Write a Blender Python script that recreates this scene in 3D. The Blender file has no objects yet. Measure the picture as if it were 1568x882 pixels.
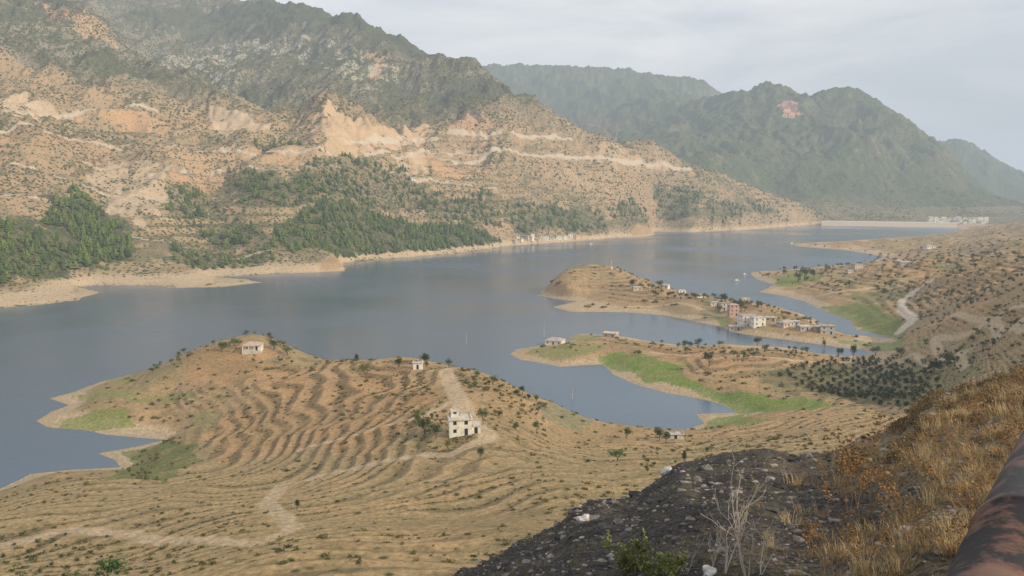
import bpy, math, numpy as np
from math import radians, sin, cos, pi
from mathutils import Vector
rng=np.random.default_rng(7)
# ---------------------------------------------------------------- camera
H=100.0; F=1305.0; PITCH=math.atan(151/1305.)
sc=bpy.context.scene
cam_d=bpy.data.cameras.new("camera"); cam=bpy.data.objects.new("camera",cam_d); sc.collection.objects.link(cam)
cam.location=(0,0,H); cam.rotation_euler=(pi/2-PITCH,0,0); cam_d.sensor_width=36; cam_d.lens=36*F/1568; cam_d.clip_end=40000; cam_d.clip_start=0.1
sc.camera=cam
sp,cp=sin(PITCH),cos(PITCH)
def ray(u,v):
    a=(u-784)/F; b=(441-v)/F; k=cp+b*sp
    return a/k, (-sp+b*cp)/k
def pt(u,v,D):
    a,c=ray(u,v); return (D*a,D,H+D*c)
def G(u,v,z):
    a,c=ray(u,v); D=(z-H)/c; return (D*a,D,z)
# ---------------------------------------------------------------- noise
perm=np.random.default_rng(3).permutation(256); perm=np.concatenate([perm,perm]).astype(np.int32)
ga=np.random.default_rng(4).random(256)*2*pi; gx=np.cos(ga).astype(np.float32); gy=np.sin(ga).astype(np.float32)
def noise(x,y):
    xi=np.floor(x).astype(np.int32); yi=np.floor(y).astype(np.int32)
    fx=(x-xi).astype(np.float32); fy=(y-yi).astype(np.float32); xi&=255; yi&=255
    u=fx*fx*fx*(fx*(fx*6-15)+10); v=fy*fy*fy*(fy*(fy*6-15)+10)
    def g(ix,iy,dx,dy):
        h=perm[perm[ix&255]+(iy&255)]; return gx[h]*dx+gy[h]*dy
    a=g(xi,yi,fx,fy); b=g(xi+1,yi,fx-1,fy); c=g(xi,yi+1,fx,fy-1); d=g(xi+1,yi+1,fx-1,fy-1)
    return 1.5*((a+(b-a)*u)*(1-v)+(c+(d-c)*u)*v)
def fbm(x,y,wl,octv,gain=.5,off=0.):
    r=0;a=1.;
    for i in range(octv):
        r=r+a*noise(x/wl+off+17.3*i,y/wl-off+9.1*i); wl=wl/2.03; a*=gain
    return r
def ridged(x,y,wl,octv,gain=.5,off=0.):
    r=0;a=1.
    for i in range(octv):
        r=r+a*(1-2*np.abs(noise(x/wl+off+7.7*i,y/wl-off+3.1*i))); wl=wl/2.03; a*=gain
    return r
def ss(a,b,x):
    t=np.clip((x-a)/(b-a),0,1); return t*t*(3-2*t)
# ---------------------------------------------------------------- shoreline survey
far_shore=[(-900,520),(-300,490),(0,471),(75,466),(120,460),(150,447),(125,440),(150,437),(240,437),(262,441),(330,440),(400,433),(375,427),(330,424),(420,419),(480,418),(533,415),(518,405),(560,398),(620,395),(700,388),(780,377),(840,373),(900,368),(960,364),(1003,360),(1002,355),(1060,356),(1150,352),(1240,345),(1265,345),(1350,346),(1460,348)]
near_shore=[(1478,352),(1440,358),(1400,362),(1330,367),(1270,371),(1205,374),(1235,378),(1290,383),(1352,393),(1335,402),(1270,408),(1200,414),(1145,417),(1158,424),(1180,436),(1165,447),(1230,460),(1268,475),(1300,492),(1312,506),(1345,513),(1365,518),(1330,515),(1295,512),(1265,500),(1235,482),(1180,468),(1130,461),(1085,455),(1045,447),(975,434),(930,424),(880,428),(845,440),(820,452),(850,458),(885,461),(845,470),(870,476),(950,478),(1000,482),(1060,490),(1100,500),(1115,507),(1200,520),(1260,528),(1320,534),(1350,541),(1300,546),(1255,541),(1215,533),(1150,529),(1105,526),(1060,531),(1010,524),(960,516),(890,511),(865,516),(880,521),(835,530),(790,535),(780,542),(800,552),(850,561),(920,558),(938,567),(970,585),(1010,600),(1065,613),(1105,622),(1128,633),(1065,636),(1078,650),(1050,659),(985,660),(925,655),(905,640),(865,636),(800,618),(740,600),(680,582),(550,564),(450,554),(380,540),(300,552),(215,570),(150,585),(110,600),(75,610),(110,620),(85,630),(60,645),(75,655),(130,660),(190,668),(250,674),(215,684),(150,695),(175,705),(190,715),(100,720),(45,727),(0,748),(-150,790),(-500,860),(-900,900)]
shore=[G(u,v,0)[:2] for u,v in far_shore+near_shore]
fs=np.array([G(u,v,0) for u,v in far_shore])
# ---------------------------------------------------------------- control heights
C=[]
def dens(line,step):
    out=[]
    for a,b in zip(line[:-1],line[1:]):
        n=max(1,int(abs(b[0]-a[0])/step))
        for i in range(n):
            t=i/n; out.append(tuple(a[k]*(1-t)+b[k]*t for k in range(3)))
    out.append(line[-1]); return out
def col(u,pts):
    for v,D in pts: C.append(pt(u,v,D))
def back(u,v,D,k,dz):
    a,c=ray(u,v); D2=D*k; C.append((D2*a,D2,H+D*c-dz))
for u,v in far_shore+near_shore: C.append(G(u,v,0))
for u in (-700,-300): col(u,[(430,800),(345,900),(290,1000),(235,1120),(160,1400),(100,1600),(20,1950),(-60,2400)]); back(u,-60,2400,1.5,0)
col(0,[(430,790),(345,900),(290,1000),(235,1120),(180,1280),(160,1400),(100,1600),(40,1900),(-10,2200),(-40,2500)])
col(75,[(435,840),(345,960),(290,1050),(235,1170),(175,1330),(150,1450),(80,1750),(10,2130)])
col(150,[(400,940),(330,1060),(250,1230),(180,1420),(110,1700),(32,2100)])
col(250,[(400,960),(330,1090),(250,1260),(200,1450),(140,1700),(108,1850),(90,2500),(50,2900)])
col(330,[(415,1000),(370,1100),(290,1260),(240,1400),(200,1550),(163,1700),(130,2300),(90,2700),(40,3100)])
col(415,[(360,1100),(300,1230),(250,1380),(212,1490),(180,1900),(120,2300),(60,2800)])
col(520,[(390,1120),(330,1230),(280,1350),(240,1430),(215,1500),(165,1650),(130,2200),(80,2600)])
col(620,[(340,1380),(290,1500),(250,1600),(215,1700),(190,1850),(140,2200),(100,2500)])
col(730,[(350,1480),(300,1600),(250,1750),(207,1850),(190,1950),(150,2250)])
col(830,[(340,1640),(290,1780),(240,1900),(210,1980)])
col(890,[(330,1760),(280,1900),(240,2000)])
col(960,[(330,1860),(290,1980),(250,2090)])
col(1060,[(330,2040),(290,2150)])
col(1150,[(330,2170),(310,2230)])
col(1200,[(325,2320)])
for u,D,z in [(150,2400,470),(250,2080,345),(330,1950,255),(520,1850,240),(195,2250,400)]:
    a,_=ray(u,100); C.append((D*a,D,z))
for p in dens([(90,-2,2180),(150,32,2100),(195,75,2000),(250,108,1850),(290,130,1780),(330,160,1700),(390,182,1600),(410,205,1520)],30): C.append(pt(*p))
m2=dens([(-100,-60,3800),(120,0,3600),(165,3,3500),(300,-2,3400),(415,4,3200),(440,12,3100),(520,25,3000),(580,45,2900),(620,65,2800),(660,80,2750),(730,110,2600),(780,145,2400),(830,177,2200),(870,200,2110),(890,212,2080)],30)
for p in m2:
    C.append(pt(*p)); back(*p,1.13,90)
sp2=dens([(920,218,2110),(960,226,2160),(1010,242,2200),(1060,258,2230),(1120,285,2270),(1180,305,2340),(1230,320,2420)],30)
for p in sp2:
    C.append(pt(*p))
    if p[0]<1190: back(*p,1.15,max(20,(100-p[1]+226)*.35))
for p in dens([(640,140,5600),(735,104,6000),(800,102,6000),(850,105,6000),(940,107,6000),(990,118,6000),(1050,125,6000),(1080,135,5600)],40):
    C.append(pt(*p)); back(*p,1.3,100)
for p in dens([(1100,150,4450),(1150,142,4300),(1190,138,4100),(1215,147,4050),(1245,152,4100),(1290,142,4000),(1340,155,3900),(1380,175,3800),(1410,200,3700),(1435,226,3600),(1470,262,3500),(1520,300,3400),(1600,322,3300)],30):
    C.append(pt(*p)); back(*p,1.2,120 if p[0]>1130 else 60)
for p in dens([(1440,222,5300),(1465,219,5300),(1482,217,5300),(1500,235,5300),(1530,248,5400),(1568,275,5600),(1620,284,5700),(1800,287,5800),(2100,288,5800)],25):
    C.append(pt(*p)); back(*p,1.25,60)
col(1500,[(280,4600)]); col(1600,[(310,4300)])
col(830,[(170,4800),(140,5300)]); 
col(890,[(210,3800),(170,4700),(130,5400)]); col(960,[(222,3300),(180,4300),(140,5200)])
col(1060,[(240,3200),(190,4000),(150,5000)]); col(1100,[(240,3100),(195,3700)])
col(1150,[(260,3100),(200,3700)]); col(1200,[(300,2950),(250,3250),(200,3600),(170,3800)])
col(1262,[(328,2600),(312,2800),(270,3100),(220,3450),(180,3800)]); col(1320,[(333,2600),(314,2850),(270,3150),(220,3400),(175,3750)])
col(1380,[(335,2600),(320,2850),(290,3100),(240,3400),(200,3600)]); col(1440,[(337,2700),(322,2900),(290,3150),(255,3400)])
col(1490,[(345,2300),(340,2500),(330,2800)]); col(1540,[(340,2500),(334,2800)]); col(1620,[(338,2500)]); col(1900,[(338,2500),(330,3200)])
near=[(1400,375,5),(1450,365,6),(1540,350,20),(1568,345,22),(1700,340,40),(1900,345,50),(1500,360,12),(1450,390,10),(1550,390,25),(1700,390,40),(1350,410,8),(1250,418,6),(1200,425,4),(1280,440,10),(1300,430,10),(1400,430,18),(1450,440,23),(1500,420,30),(1550,420,38),(1568,450,43),(1700,450,50),(1400,480,12),(1350,490,5),(1450,500,20),(1500,470,32),(1500,500,32),(1560,500,43),(1400,520,6),(1450,545,10),(1500,550,22),(1568,540,38),(1700,500,50),
(1300,580,4),(1200,570,4),(1400,580,5),(1450,600,14),(1300,620,8),(1200,620,4),(1100,560,6),(1000,545,5),(900,540,4),(1200,545,5),(1050,580,3),(1130,610,3),(1380,640,20),(1250,650,17),(1150,650,8),(1130,665,14),(1000,680,17),(960,663,11),(1100,690,22),(1300,655,22),
(900,430,14),(870,440,10),(900,445,7),(950,450,7),(1020,448,7),(1080,460,8),(1130,470,8),(1180,482,7),(1240,500,5),(1290,517,2),(1150,495,5),(1050,480,4),
(150,600,3),(200,590,4),(250,570,7),(250,620,4),(200,640,3),(150,640,2),(300,600,9),(330,640,7),(260,664,3),(400,560,14),(400,600,14),(400,640,12),(330,690,8),(500,580,16),(500,640,18),(600,590,20),(600,640,22),(680,600,24),(710,663,29),(760,650,26),(800,640,22),(850,660,18),(900,680,18),(450,700,16),(350,720,12),(250,700,4),(210,720,3),(600,690,26),(800,690,28),(900,720,30),(1000,710,26),
(80,733,4),(130,728,5),(50,760,10),(0,800,18),(100,800,20),(40,860,26),(200,760,14),(200,840,28),(300,760,18),(300,830,32),(430,770,26),(430,820,34),(560,730,26),(560,800,36),(700,740,32),(700,820,40),(820,780,40),(900,750,37),(500,870,44),(200,880,36),(620,880,48),(0,882,32),(-200,860,20),(-200,815,8),(-500,900,8),(-500,1000,20)]
for p in near: C.append(G(*p))
for p in [(300,540,455),(350,525,458),(400,517,460),(440,530,458),(480,549,440),(550,553,435),(620,560,420),(680,564,400),(720,570,380),(760,582,355),(800,600,340),(830,615,330),(860,628,320),(870,413,830),(910,404,850),(950,415,865)]: C.append(pt(*p))
C+=[(0,35,62),(60,35,60),(-40,35,54),(0,75,56),(60,80,56),(-60,0,45),(0,0,62),(60,0,62),(100,60,58),(60,120,50),(30,115,50),(-25,80,52),(100,120,55),(-60,70,48),(-100,40,40)]
C=np.array(C); 
S_SC=1.5
cs,ct=C[:,0]/(C[:,1]+30),np.log(C[:,1]+30); q=(H-C[:,2])/(C[:,1]+30)
X=np.stack([cs*S_SC,ct],1); n=len(X)
def ker(r2): return .5*r2*np.log(r2+1e-12)
r2=((X[:,None]-X[None])**2).sum(2)
A=np.zeros((n+3,n+3)); A[:n,:n]=ker(r2)+np.eye(n)*1.5e-4; A[:n,n]=1; A[:n,n+1:]=X; A[n,:n]=1; A[n+1:,:n]=X.T
w=np.linalg.solve(A,np.concatenate([q,[0,0,0]]))
sg=np.linspace(-1.0,1.0,340); tg=np.linspace(math.log(17),math.log(15000),640)
SG,TG=np.meshgrid(sg,tg); E=np.stack([SG.ravel()*S_SC,TG.ravel()],1); Q=np.empty(len(E))
for i in range(0,len(E),8000):
    e=E[i:i+8000]; d=(e[:,0:1]-X[:,0])**2+(e[:,1:2]-X[:,1])**2
    Q[i:i+8000]=ker(d)@w[:n]+w[n]+e@w[n+1:]
Q=Q.reshape(SG.shape)
def bil(arr,fr,fc):
    r=np.clip(fr.astype(int),0,arr.shape[0]-2); c=np.clip(fc.astype(int),0,arr.shape[1]-2); a=fr-r; b=fc-c
    return (arr[r,c]*(1-b)+arr[r,c+1]*b)*(1-a)+(arr[r+1,c]*(1-b)+arr[r+1,c+1]*b)*a
# ---------------------------------------------------------------- fine grid
tt=np.concatenate([np.linspace(math.log(18),4.3,190,endpoint=False),np.linspace(4.3,6.95,700,endpoint=False),np.linspace(6.95,8.35,560,endpoint=False),np.linspace(8.35,math.log(14500),130)])
sv=np.concatenate([np.linspace(-.98,-.63,60,endpoint=False),np.linspace(-.63,.63,860),np.linspace(.63,.98,61)[1:]])
NR,NC=len(tt),len(sv)
Sg,Tg=np.meshgrid(sv,tt); Yg=np.exp(Tg)-30; Xg=Sg*(Yg+30)
Qf=bil(Q,(Tg-tg[0])/(tg[1]-tg[0]),(Sg-sg[0])/(sg[1]-sg[0]))
Z=H-Qf*(Yg+30)
x=Xg.ravel(); y=Yg.ravel()
sel=np.where((y>120)&(y<3200))[0]; xs=x[sel]; ys=y[sel]
wx=fbm(xs,ys,60,4,off=5)*5*np.clip(ys/700,.35,2); wy=fbm(xs,ys,60,4,off=50)*5*np.clip(ys/700,.35,2)
xs=xs+wx; ys=ys+wy
dd=np.full(xs.shape,1e12); inn=np.zeros(xs.shape,bool)
for (x1,y1),(x2,y2) in zip(shore,shore[1:]+shore[:1]):
    ex,ey=x2-x1,y2-y1; L=ex*ex+ey*ey+1e-9
    t=np.clip(((xs-x1)*ex+(ys-y1)*ey)/L,0,1)
    dd=np.minimum(dd,(xs-x1-t*ex)**2+(ys-y1-t*ey)**2)
    if y1!=y2:
        c=((y1>ys)!=(y2>ys))&(xs<(x2-x1)*(ys-y1)/(y2-y1)+x1); inn^=c
sd=np.full(x.shape,400.); sd[sel]=np.sqrt(dd)*np.where(inn,-1,1); sd=sd.reshape(Xg.shape)
yfar=np.interp(Sg,*(lambda a,b:(a[np.argsort(a)],b[np.argsort(a)]))(fs[:,0]/(fs[:,1]+30),fs[:,1]))
FAR=(Yg>yfar-12)&(Yg>500)
far_amp=ss(30,260,sd)*FAR*np.clip(Z/160,.12,1.5)
rd=ridged(Xg,Yg,420,6,.5,off=11); 
gl=ridged(Xg*1.0+60*fbm(Xg,Yg,300,2,off=9),Yg*.55,170,5,.55,off=31)
Zf=Z+far_amp*(14*(rd-.9)+13*(gl-.9))+FAR*ss(10,80,sd)*fbm(Xg,Yg,45,4,.6,off=2)*3.5
f4=np.clip(ss(2600,3000,Yg)*(Sg>.12)+ss(4200,4700,Yg)*(Sg>-.1),0,1)
Zf+=f4*(1-ss(4600,5400,Yg))*far_amp*(ridged(Xg,Yg*.7,620,3,.5,off=91)-.8)*18
cl=ss(230,330,Z+30*fbm(Xg,Yg,200,3,off=77))*(Yg>1600)*FAR
Zf+=cl*(ridged(Xg,Yg,90,4,.6,off=3)-.8)*6
nh=(~FAR)
na=ss(5,40,sd)*nh
Zn=Z+na*(fbm(Xg,Yg,70,2,.5,off=21)*2.0+(ridged(Xg,Yg,65,2,.5,off=26)-.7)*1.0)
est=ss(.33,.42,Sg)*ss(330,420,Yg)*ss(20,120,sd)*nh
Zn=Zn+est*((ridged(Xg,Yg,170,4,.5,off=83)-.85)*8+fbm(Xg,Yg,90,3,off=87)*4)
def terr(z,step,k=.75):
    f=z/step; i=np.floor(f); fr=f-i; return (i+ss(k-.3,1.0,fr)*1.0)*step
tm=ss(-.25,.15,fbm(Xg,Yg,120,3,off=41)+.25)*na*ss(2.5,4.5,Zn)
TZ=Zn+fbm(Xg,Yg,34,2,off=8)*.2
stp=np.where(Yg>480,2.2,1.35)
Zn=Zn+(terr(TZ,stp)-Zn)*tm*.65+na*fbm(Xg,Yg,14,3,.6,off=27)*.22
ztf=Zf+fbm(Xg,Yg,150,2,off=18)*8
tf=ss(0,.35,fbm(Xg,Yg,260,2,off=71)+.05)*FAR*(Z<230)*ss(20,60,Z)*(Yg<2600)
Zf=Zf+(terr(ztf,13)-ztf)*tf*.7
Z=np.where(FAR,Zf,Zn)
Z=np.where(sd>0,np.minimum(.10*sd,1.0)+np.maximum(Z,0)*ss(0,14,sd),np.maximum(-8,.12*sd))
edge=[(540,920,15.5),(620,895,17),(690,868,18.5),(760,838,20),(830,797,22),(900,762,24),(1000,722,27),(1130,692,30),(1250,678,33),(1380,650,38),(1440,608,44),(1500,582,50),(1568,560,56),(1700,520,66)]
ep=[(-180,40,98.4,.0),(-95,9,95.5,.7),(-40,10,93.8,.7),(-14,13,93.2,.7)]
for u,v,D in edge:
    x_,y_,z_=pt(u,v,D); ep.append((math.degrees(math.atan2(x_,y_)),math.hypot(x_,y_),z_,(H-z_)/math.hypot(x_,y_)+.2))
ep+=[(50,90,90,.3),(75,110,96,.2),(95,120,98.4,.0),(180,40,98.4,.0)]; ep=np.array(ep)
ph=np.degrees(np.arctan2(Xg,Yg)); rr_=np.hypot(Xg,Yg)
re=np.interp(ph,ep[:,0],ep[:,1]); ze=np.interp(ph,ep[:,0],ep[:,2]); sl_=np.interp(ph,ep[:,0],ep[:,3])
re=re*(1+.05*fbm(ph*.5,ph*0+3,3,3,off=3))
foot=98.2
N=np.where(rr_<re,foot+(ze-foot)*(rr_/re),ze-(rr_-re)*sl_-.012*np.maximum(rr_-re,0)**1.3)
N=N-.2*np.exp(-((rr_-re)/(re*.12))**2)
N=N+fbm(Xg,Yg,2.5,4,.55,off=61)*.10*np.clip(rr_/5,.3,1)+fbm(Xg,Yg,9,3,off=5)*.16*ss(6,25,rr_)
N=np.where(Yg<200,N,-50.)
kk=3.; hh=np.maximum(kk-np.abs(N-Z),0)/kk; NEARM=ss(-2,2,N-Z); Z=np.maximum(N,Z)+hh*hh*kk/4*(N>-40)
def rc(x,y):
    s=x/(y+30); t=np.log(np.maximum(y+30,1)); return np.interp(t,tt,np.arange(NR)),np.interp(s,sv,np.arange(NC))
def ground(x,y):
    x=np.atleast_1d(np.asarray(x,float)); y=np.atleast_1d(np.asarray(y,float)); return bil(Z,*rc(x,y))
Dm=np.exp(np.linspace(math.log(3),math.log(13000),2600))
def hit(u,v,Dmin=3.):
    a,c=ray(u,v); g=ground(Dm*a,Dm); zr=H+Dm*c
    k=np.where((g>zr)&(Dm>Dmin))[0]; i=k[0] if len(k) else len(Dm)-1
    D=Dm[i]; return (D*a,D,float(g[i]))
# ---------------------------------------------------------------- ground colours
def inpoly(poly,soft=0.):
    P=[hit(u,v,110)[:2] for u,v in poly]; P=np.array(P); m=np.zeros(Xg.shape,bool)
    x0,y0=P.min(0)-20; x1,y1=P.max(0)+20
    k=np.where((Xg>x0)&(Xg<x1)&(Yg>y0)&(Yg<y1)); X_=Xg[k];Y_=Yg[k]
    X_=X_+WX[k]*soft; Y_=Y_+WY[k]*soft; r=np.zeros(X_.shape,bool)
    for (a,b),(c,d) in zip(P,np.roll(P,-1,0)):
        if b!=d: r^=((b>Y_)!=(d>Y_))&(X_<(c-a)*(Y_-b)/(d-b)+a)
    m[k]=r; return m
def pldist(line):
    P=[hit(u,v,110)[:2] for u,v in line]; P=np.array(P); D=np.full(Xg.shape,1e9)
    x0,y0=P.min(0)-40; x1,y1=P.max(0)+40; k=np.where((Xg>x0)&(Xg<x1)&(Yg>y0)&(Yg<y1)); X_=Xg[k];Y_=Yg[k]; r=np.full(X_.shape,1e9)
    for (a,b),(c,d) in zip(P[:-1],P[1:]):
        ex,ey=c-a,d-b;t=np.clip(((X_-a)*ex+(Y_-b)*ey)/(ex*ex+ey*ey+1e-9),0,1); r=np.minimum(r,np.hypot(X_-a-t*ex,Y_-b-t*ey))
    D[k]=r; return D
WX=fbm(Xg,Yg,50,4,.6,off=101); WY=fbm(Xg,Yg,50,4,.6,off=131)
dzr=np.gradient(Z,axis=0)/np.maximum(np.gradient(Yg,axis=0),1e-6); dzc=np.gradient(Z,axis=1)/np.maximum(np.gradient(Xg,axis=1),1e-6)
slope=np.hypot(dzr,dzc)
n1=fbm(Xg,Yg,300,5,.55,off=201); n2=fbm(Xg,Yg,40,5,.6,off=221); n3=fbm(Xg,Yg,9,3,.6,off=241)
def c3(*c): return np.array(c)
COL=np.zeros(Xg.shape+(3,)); 
def mix(m,c):
    global COL
    m=np.clip(m,0,1)[...,None]; COL=COL*(1-m)+np.asarray(c)*m
mix(np.ones(Xg.shape),c3(.29,.205,.11))
mix(ss(-.3,.5,n2+.3*n1)*.8,c3(.36,.245,.13)); mix(ss(.1,.7,n3+n2*.5)*.5,c3(.15,.125,.062)); mix(ss(.05,.5,n1-.3*n2)*.5,c3(.20,.175,.09))
mix(ss(.25,.55,slope)*.3*nh,c3(.37,.265,.16))
brown=inpoly([(1030,440),(830,440),(910,404),(980,440),(1250,495)],10)|inpoly([(1100,530),(1020,530),(990,540),(1100,570),(1200,560),(1350,545),(1200,540)],6)|inpoly([(1350,400),(1568,370),(1568,540),(1460,520),(1430,440),(1300,420)],30)|inpoly([(250,570),(340,530),(600,560),(690,600),(640,650),(600,690),(480,700),(340,700),(290,660),(400,600)],15)
mix(brown*.65,c3(.35,.20,.10)); mix(brown*ss(.1,.5,n2)*.5,c3(.40,.27,.145)); mix(brown*ss(.1,.5,-n2)*.45,c3(.19,.145,.07))
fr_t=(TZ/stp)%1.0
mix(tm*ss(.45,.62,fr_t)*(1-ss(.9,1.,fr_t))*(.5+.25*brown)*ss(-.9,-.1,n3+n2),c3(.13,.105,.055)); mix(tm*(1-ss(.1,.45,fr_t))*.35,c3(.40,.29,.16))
f_=FAR.astype(float)
mix(f_,c3(.25,.19,.115)); mix(f_*ss(-.5,.25,n1)*.8,c3(.145,.132,.072)); mix(f_*ss(.0,.5,n2)*.4,c3(.33,.22,.13))
mix(f_*ss(.6,.95,slope+.2*n2)*.55,c3(.37,.265,.165))
mix(cl*.92,c3(.125,.115,.077)); mix(cl*ss(1.0,1.4,slope+.25*n2)*.5,c3(.27,.245,.20)); mix(cl*ss(-.1,.4,n1+n2*.4)*.75,c3(.06,.07,.037))
mix(cl*inpoly([(235,95),(330,68),(460,55),(560,75),(610,110),(560,130),(480,100),(380,92),(260,108)],50)*ss(-.1,.4,n2+.6*(slope-.8))*.8,c3(.37,.34,.285))
mix(cl*inpoly([(300,-5),(420,5),(520,22),(640,70),(720,108),(640,90),(520,50),(400,30),(180,30)],50)*.7,c3(.05,.065,.03))
mix(f4*.95,c3(.07,.095,.045)); mix(f4*ss(.85,1.25,slope+.2*n2)*.4,c3(.22,.185,.13)); mix(f4*ss(.1,.6,n1)*.45,c3(.14,.135,.07)); mix(f4*(Z<40),c3(.17,.15,.09))
tan_=c3(.46,.36,.25); org=c3(.44,.275,.155)
for poly,c,a in [([(130,260),(180,245),(230,250),(270,290),(240,330),(215,360),(190,330),(150,300)],c3(.42,.33,.23),.95),
 ([(0,155),(60,150),(95,175),(50,180),(0,172)],tan_,1.),([(100,175),(200,170),(300,180),(260,205),(180,195)],org,.85),
 ([(310,185),(340,165),(380,175),(410,205),(350,205)],tan_,.9),([(470,205),(510,165),(560,180),(600,205),(640,190),(660,205),(600,225),(540,245),(500,235)],c3(.46,.33,.21),1.),
 ([(680,190),(740,180),(800,195),(870,205),(800,215),(700,215)],c3(.38,.24,.15),.8),([(0,240),(80,250),(130,270),(160,320),(100,340),(60,330),(0,330)],c3(.33,.235,.15),.85),
 ([(620,240),(680,250),(760,260),(700,275),(640,262)],org,.8),([(60,0),(110,10),(160,45),(190,75),(150,60),(100,30)],org,.8),([(440,240),(560,250),(620,300),(540,300),(450,262)],c3(.34,.25,.15),.6),
 ([(1195,152),(1222,152),(1222,182),(1200,180)],c3(.50,.28,.2),1.),([(900,230),(1000,240),(1060,262),(1000,262),(900,245)],c3(.40,.29,.185),.9),([(0,200),(120,205),(230,235),(140,250),(0,235)],c3(.38,.25,.15),.6),
 ([(240,215),(420,225),(520,240),(480,262),(380,262),(250,240)],c3(.40,.275,.165),.8),([(840,265),(900,262),(960,290),(900,295)],c3(.38,.28,.175),.8),([(560,80),(585,85),(580,125),(565,120)],org,.8),([(280,270),(340,275),(330,300),(280,290)],org,.7),([(100,385),(260,395),(420,405),(500,410),(400,420),(120,425)],c3(.36,.275,.165),.7),([(600,240),(650,235),(660,262),(610,262)],tan_,.8)]:
    mix(inpoly(poly,25)*a*(.85+.25*n2)*f_*(.8+.2*ss(-.3,.3,n3)),c)
road_w=c3(.46,.40,.32)
for line,wd in [([(530,219),(565,217),(600,214),(640,212),(668,210)],3.5),([(690,207),(750,208),(800,209),(840,211),(875,213)],3.5),([(800,238),(850,240),(900,242),(940,246),(980,251),(1020,255),(1058,260)],3),([(540,217),(610,222),(700,235),(800,238)],2.),([(0,165),(100,178),(240,172)],2.),([(230,270),(330,262),(440,262),(520,255)],2.),([(760,230),(650,232),(560,240)],2.),([(0,262),(90,272),(200,300),(330,330)],1.6),([(0,300),(100,310),(230,370),(420,385)],1.5),([(240,228),(330,232),(430,232),(520,240)],2.),([(0,205),(100,210),(200,225)],1.8),([(560,250),(660,275),(760,290)],1.6)]:
    mix((1-ss(wd,wd*2.,pldist(line)+n3*1.2))*.75,road_w)
forest_polys=[[(-80,345),(0,340),(60,348),(90,305),(120,285),(150,320),(200,365),(200,395),(100,415),(0,437),(-80,440)],
[(420,352),(470,325),(560,322),(640,345),(700,345),(770,375),(700,385),(600,392),(520,397),(450,389),(420,372)],[(345,265),(420,265),(490,290),(450,325),(370,315)],[(290,345),(370,335),(410,370),(320,378)],
[(1000,290),(1075,290),(1065,335),(1002,332)],[(930,322),(990,318),(990,352),(940,350)],[(735,288),(768,300),(765,355),(735,345)],[(85,295),(150,320),(155,355),(100,345)],[(380,215),(480,225),(500,240),(400,235)],[(480,245),(620,262),(660,320),(560,328),(480,320),(450,270)],[(700,300),(740,300),(740,352),(700,345)],[(770,310),(920,320),(930,355),(790,362)],[(260,370),(420,375),(420,400),(260,405)],[(250,290),(300,285),(350,330),(290,345),(250,320)],[(640,290),(700,300),(720,345),(660,335)],[(1080,310),(1180,320),(1200,340),(1090,345)]]
FM=np.zeros(Xg.shape)
for i,p in enumerate(forest_polys): FM=np.maximum(FM,inpoly(p,18)*(1. if i<2 else .6))
mix(FM*.8,c3(.07,.085,.035))
band=(sd>0)*(sd<120)
lim=np.where(FAR,12.,3.0)
mix(band*(1-ss(lim*.5,lim,Z+n2*1.5))*.9,c3(.45,.35,.23)); mix(band*(1-ss(.3,1.6,Z+n3*.4))*.4,c3(.28,.23,.16))
strat=np.sin((Z+.3*n2)*9)*.5+.5
mix(band*(1-ss(lim*.6,lim,Z))*strat*.3,c3(.25,.20,.125))
gr=c3(.13,.195,.042); ol=c3(.19,.20,.075)
for poly,c,a in [([(925,545),(965,540),(1010,555),(1060,580),(1110,600),(1170,600),(1230,610),(1300,625),(1200,632),(1120,624),(1060,605),(1000,590),(950,566)],gr,.95),([(800,532),(860,528),(930,532),(900,550),(830,550)],ol,.9),
 ([(90,612),(150,598),(220,598),(300,597),(310,605),(230,612),(130,615)],ol,.9),([(90,642),(150,628),(210,628),(220,645),(150,655),(90,655)],c3(.17,.20,.055),.9),([(180,697),(230,685),(290,685),(300,705),(250,740),(215,730)],c3(.10,.13,.04),.85),
 ([(1175,425),(1230,418),(1260,425),(1210,440),(1185,438)],gr,.8),([(1250,470),(1330,465),(1370,485),(1400,500),(1380,520),(1320,510),(1290,490)],gr*.8,.85),([(1100,640),(1150,632),(1160,650),(1110,657)],gr,.8),([(1270,520),(1400,512),(1400,535),(1350,534),(1300,528)],gr*.9,.7),([(1300,450),(1380,440),(1380,462),(1320,465)],c3(.13,.15,.06),.7),([(1430,560),(1500,545),(1490,580),(1440,590)],c3(.12,.14,.055),.7),([(1420,405),(1480,395),(1480,410),(1430,415)],c3(.13,.15,.06),.6),
 ([(820,640),(860,625),(910,640),(925,655),(880,662)],c3(.17,.18,.11),.8),([(865,512),(930,515),(900,522)],ol,.8),([(1190,580),(1240,556),(1330,550),(1430,555),(1430,600),(1400,622),(1330,617),(1240,600)],c3(.10,.105,.05),.7),([(1080,480),(1120,485),(1115,500),(1090,495)],gr,.7),([(150,575),(215,570),(215,580),(160,590)],ol,.7),([(290,635),(330,640),(310,660),(270,650)],ol,.6),([(1400,540),(1470,540),(1470,560),(1420,562)],gr,.6)]:
    mix(inpoly(poly,8)*a*(.85+.25*n3)*(sd>0),c)
drt=c3(.42,.33,.22)
ROADM=np.zeros(Xg.shape)
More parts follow.
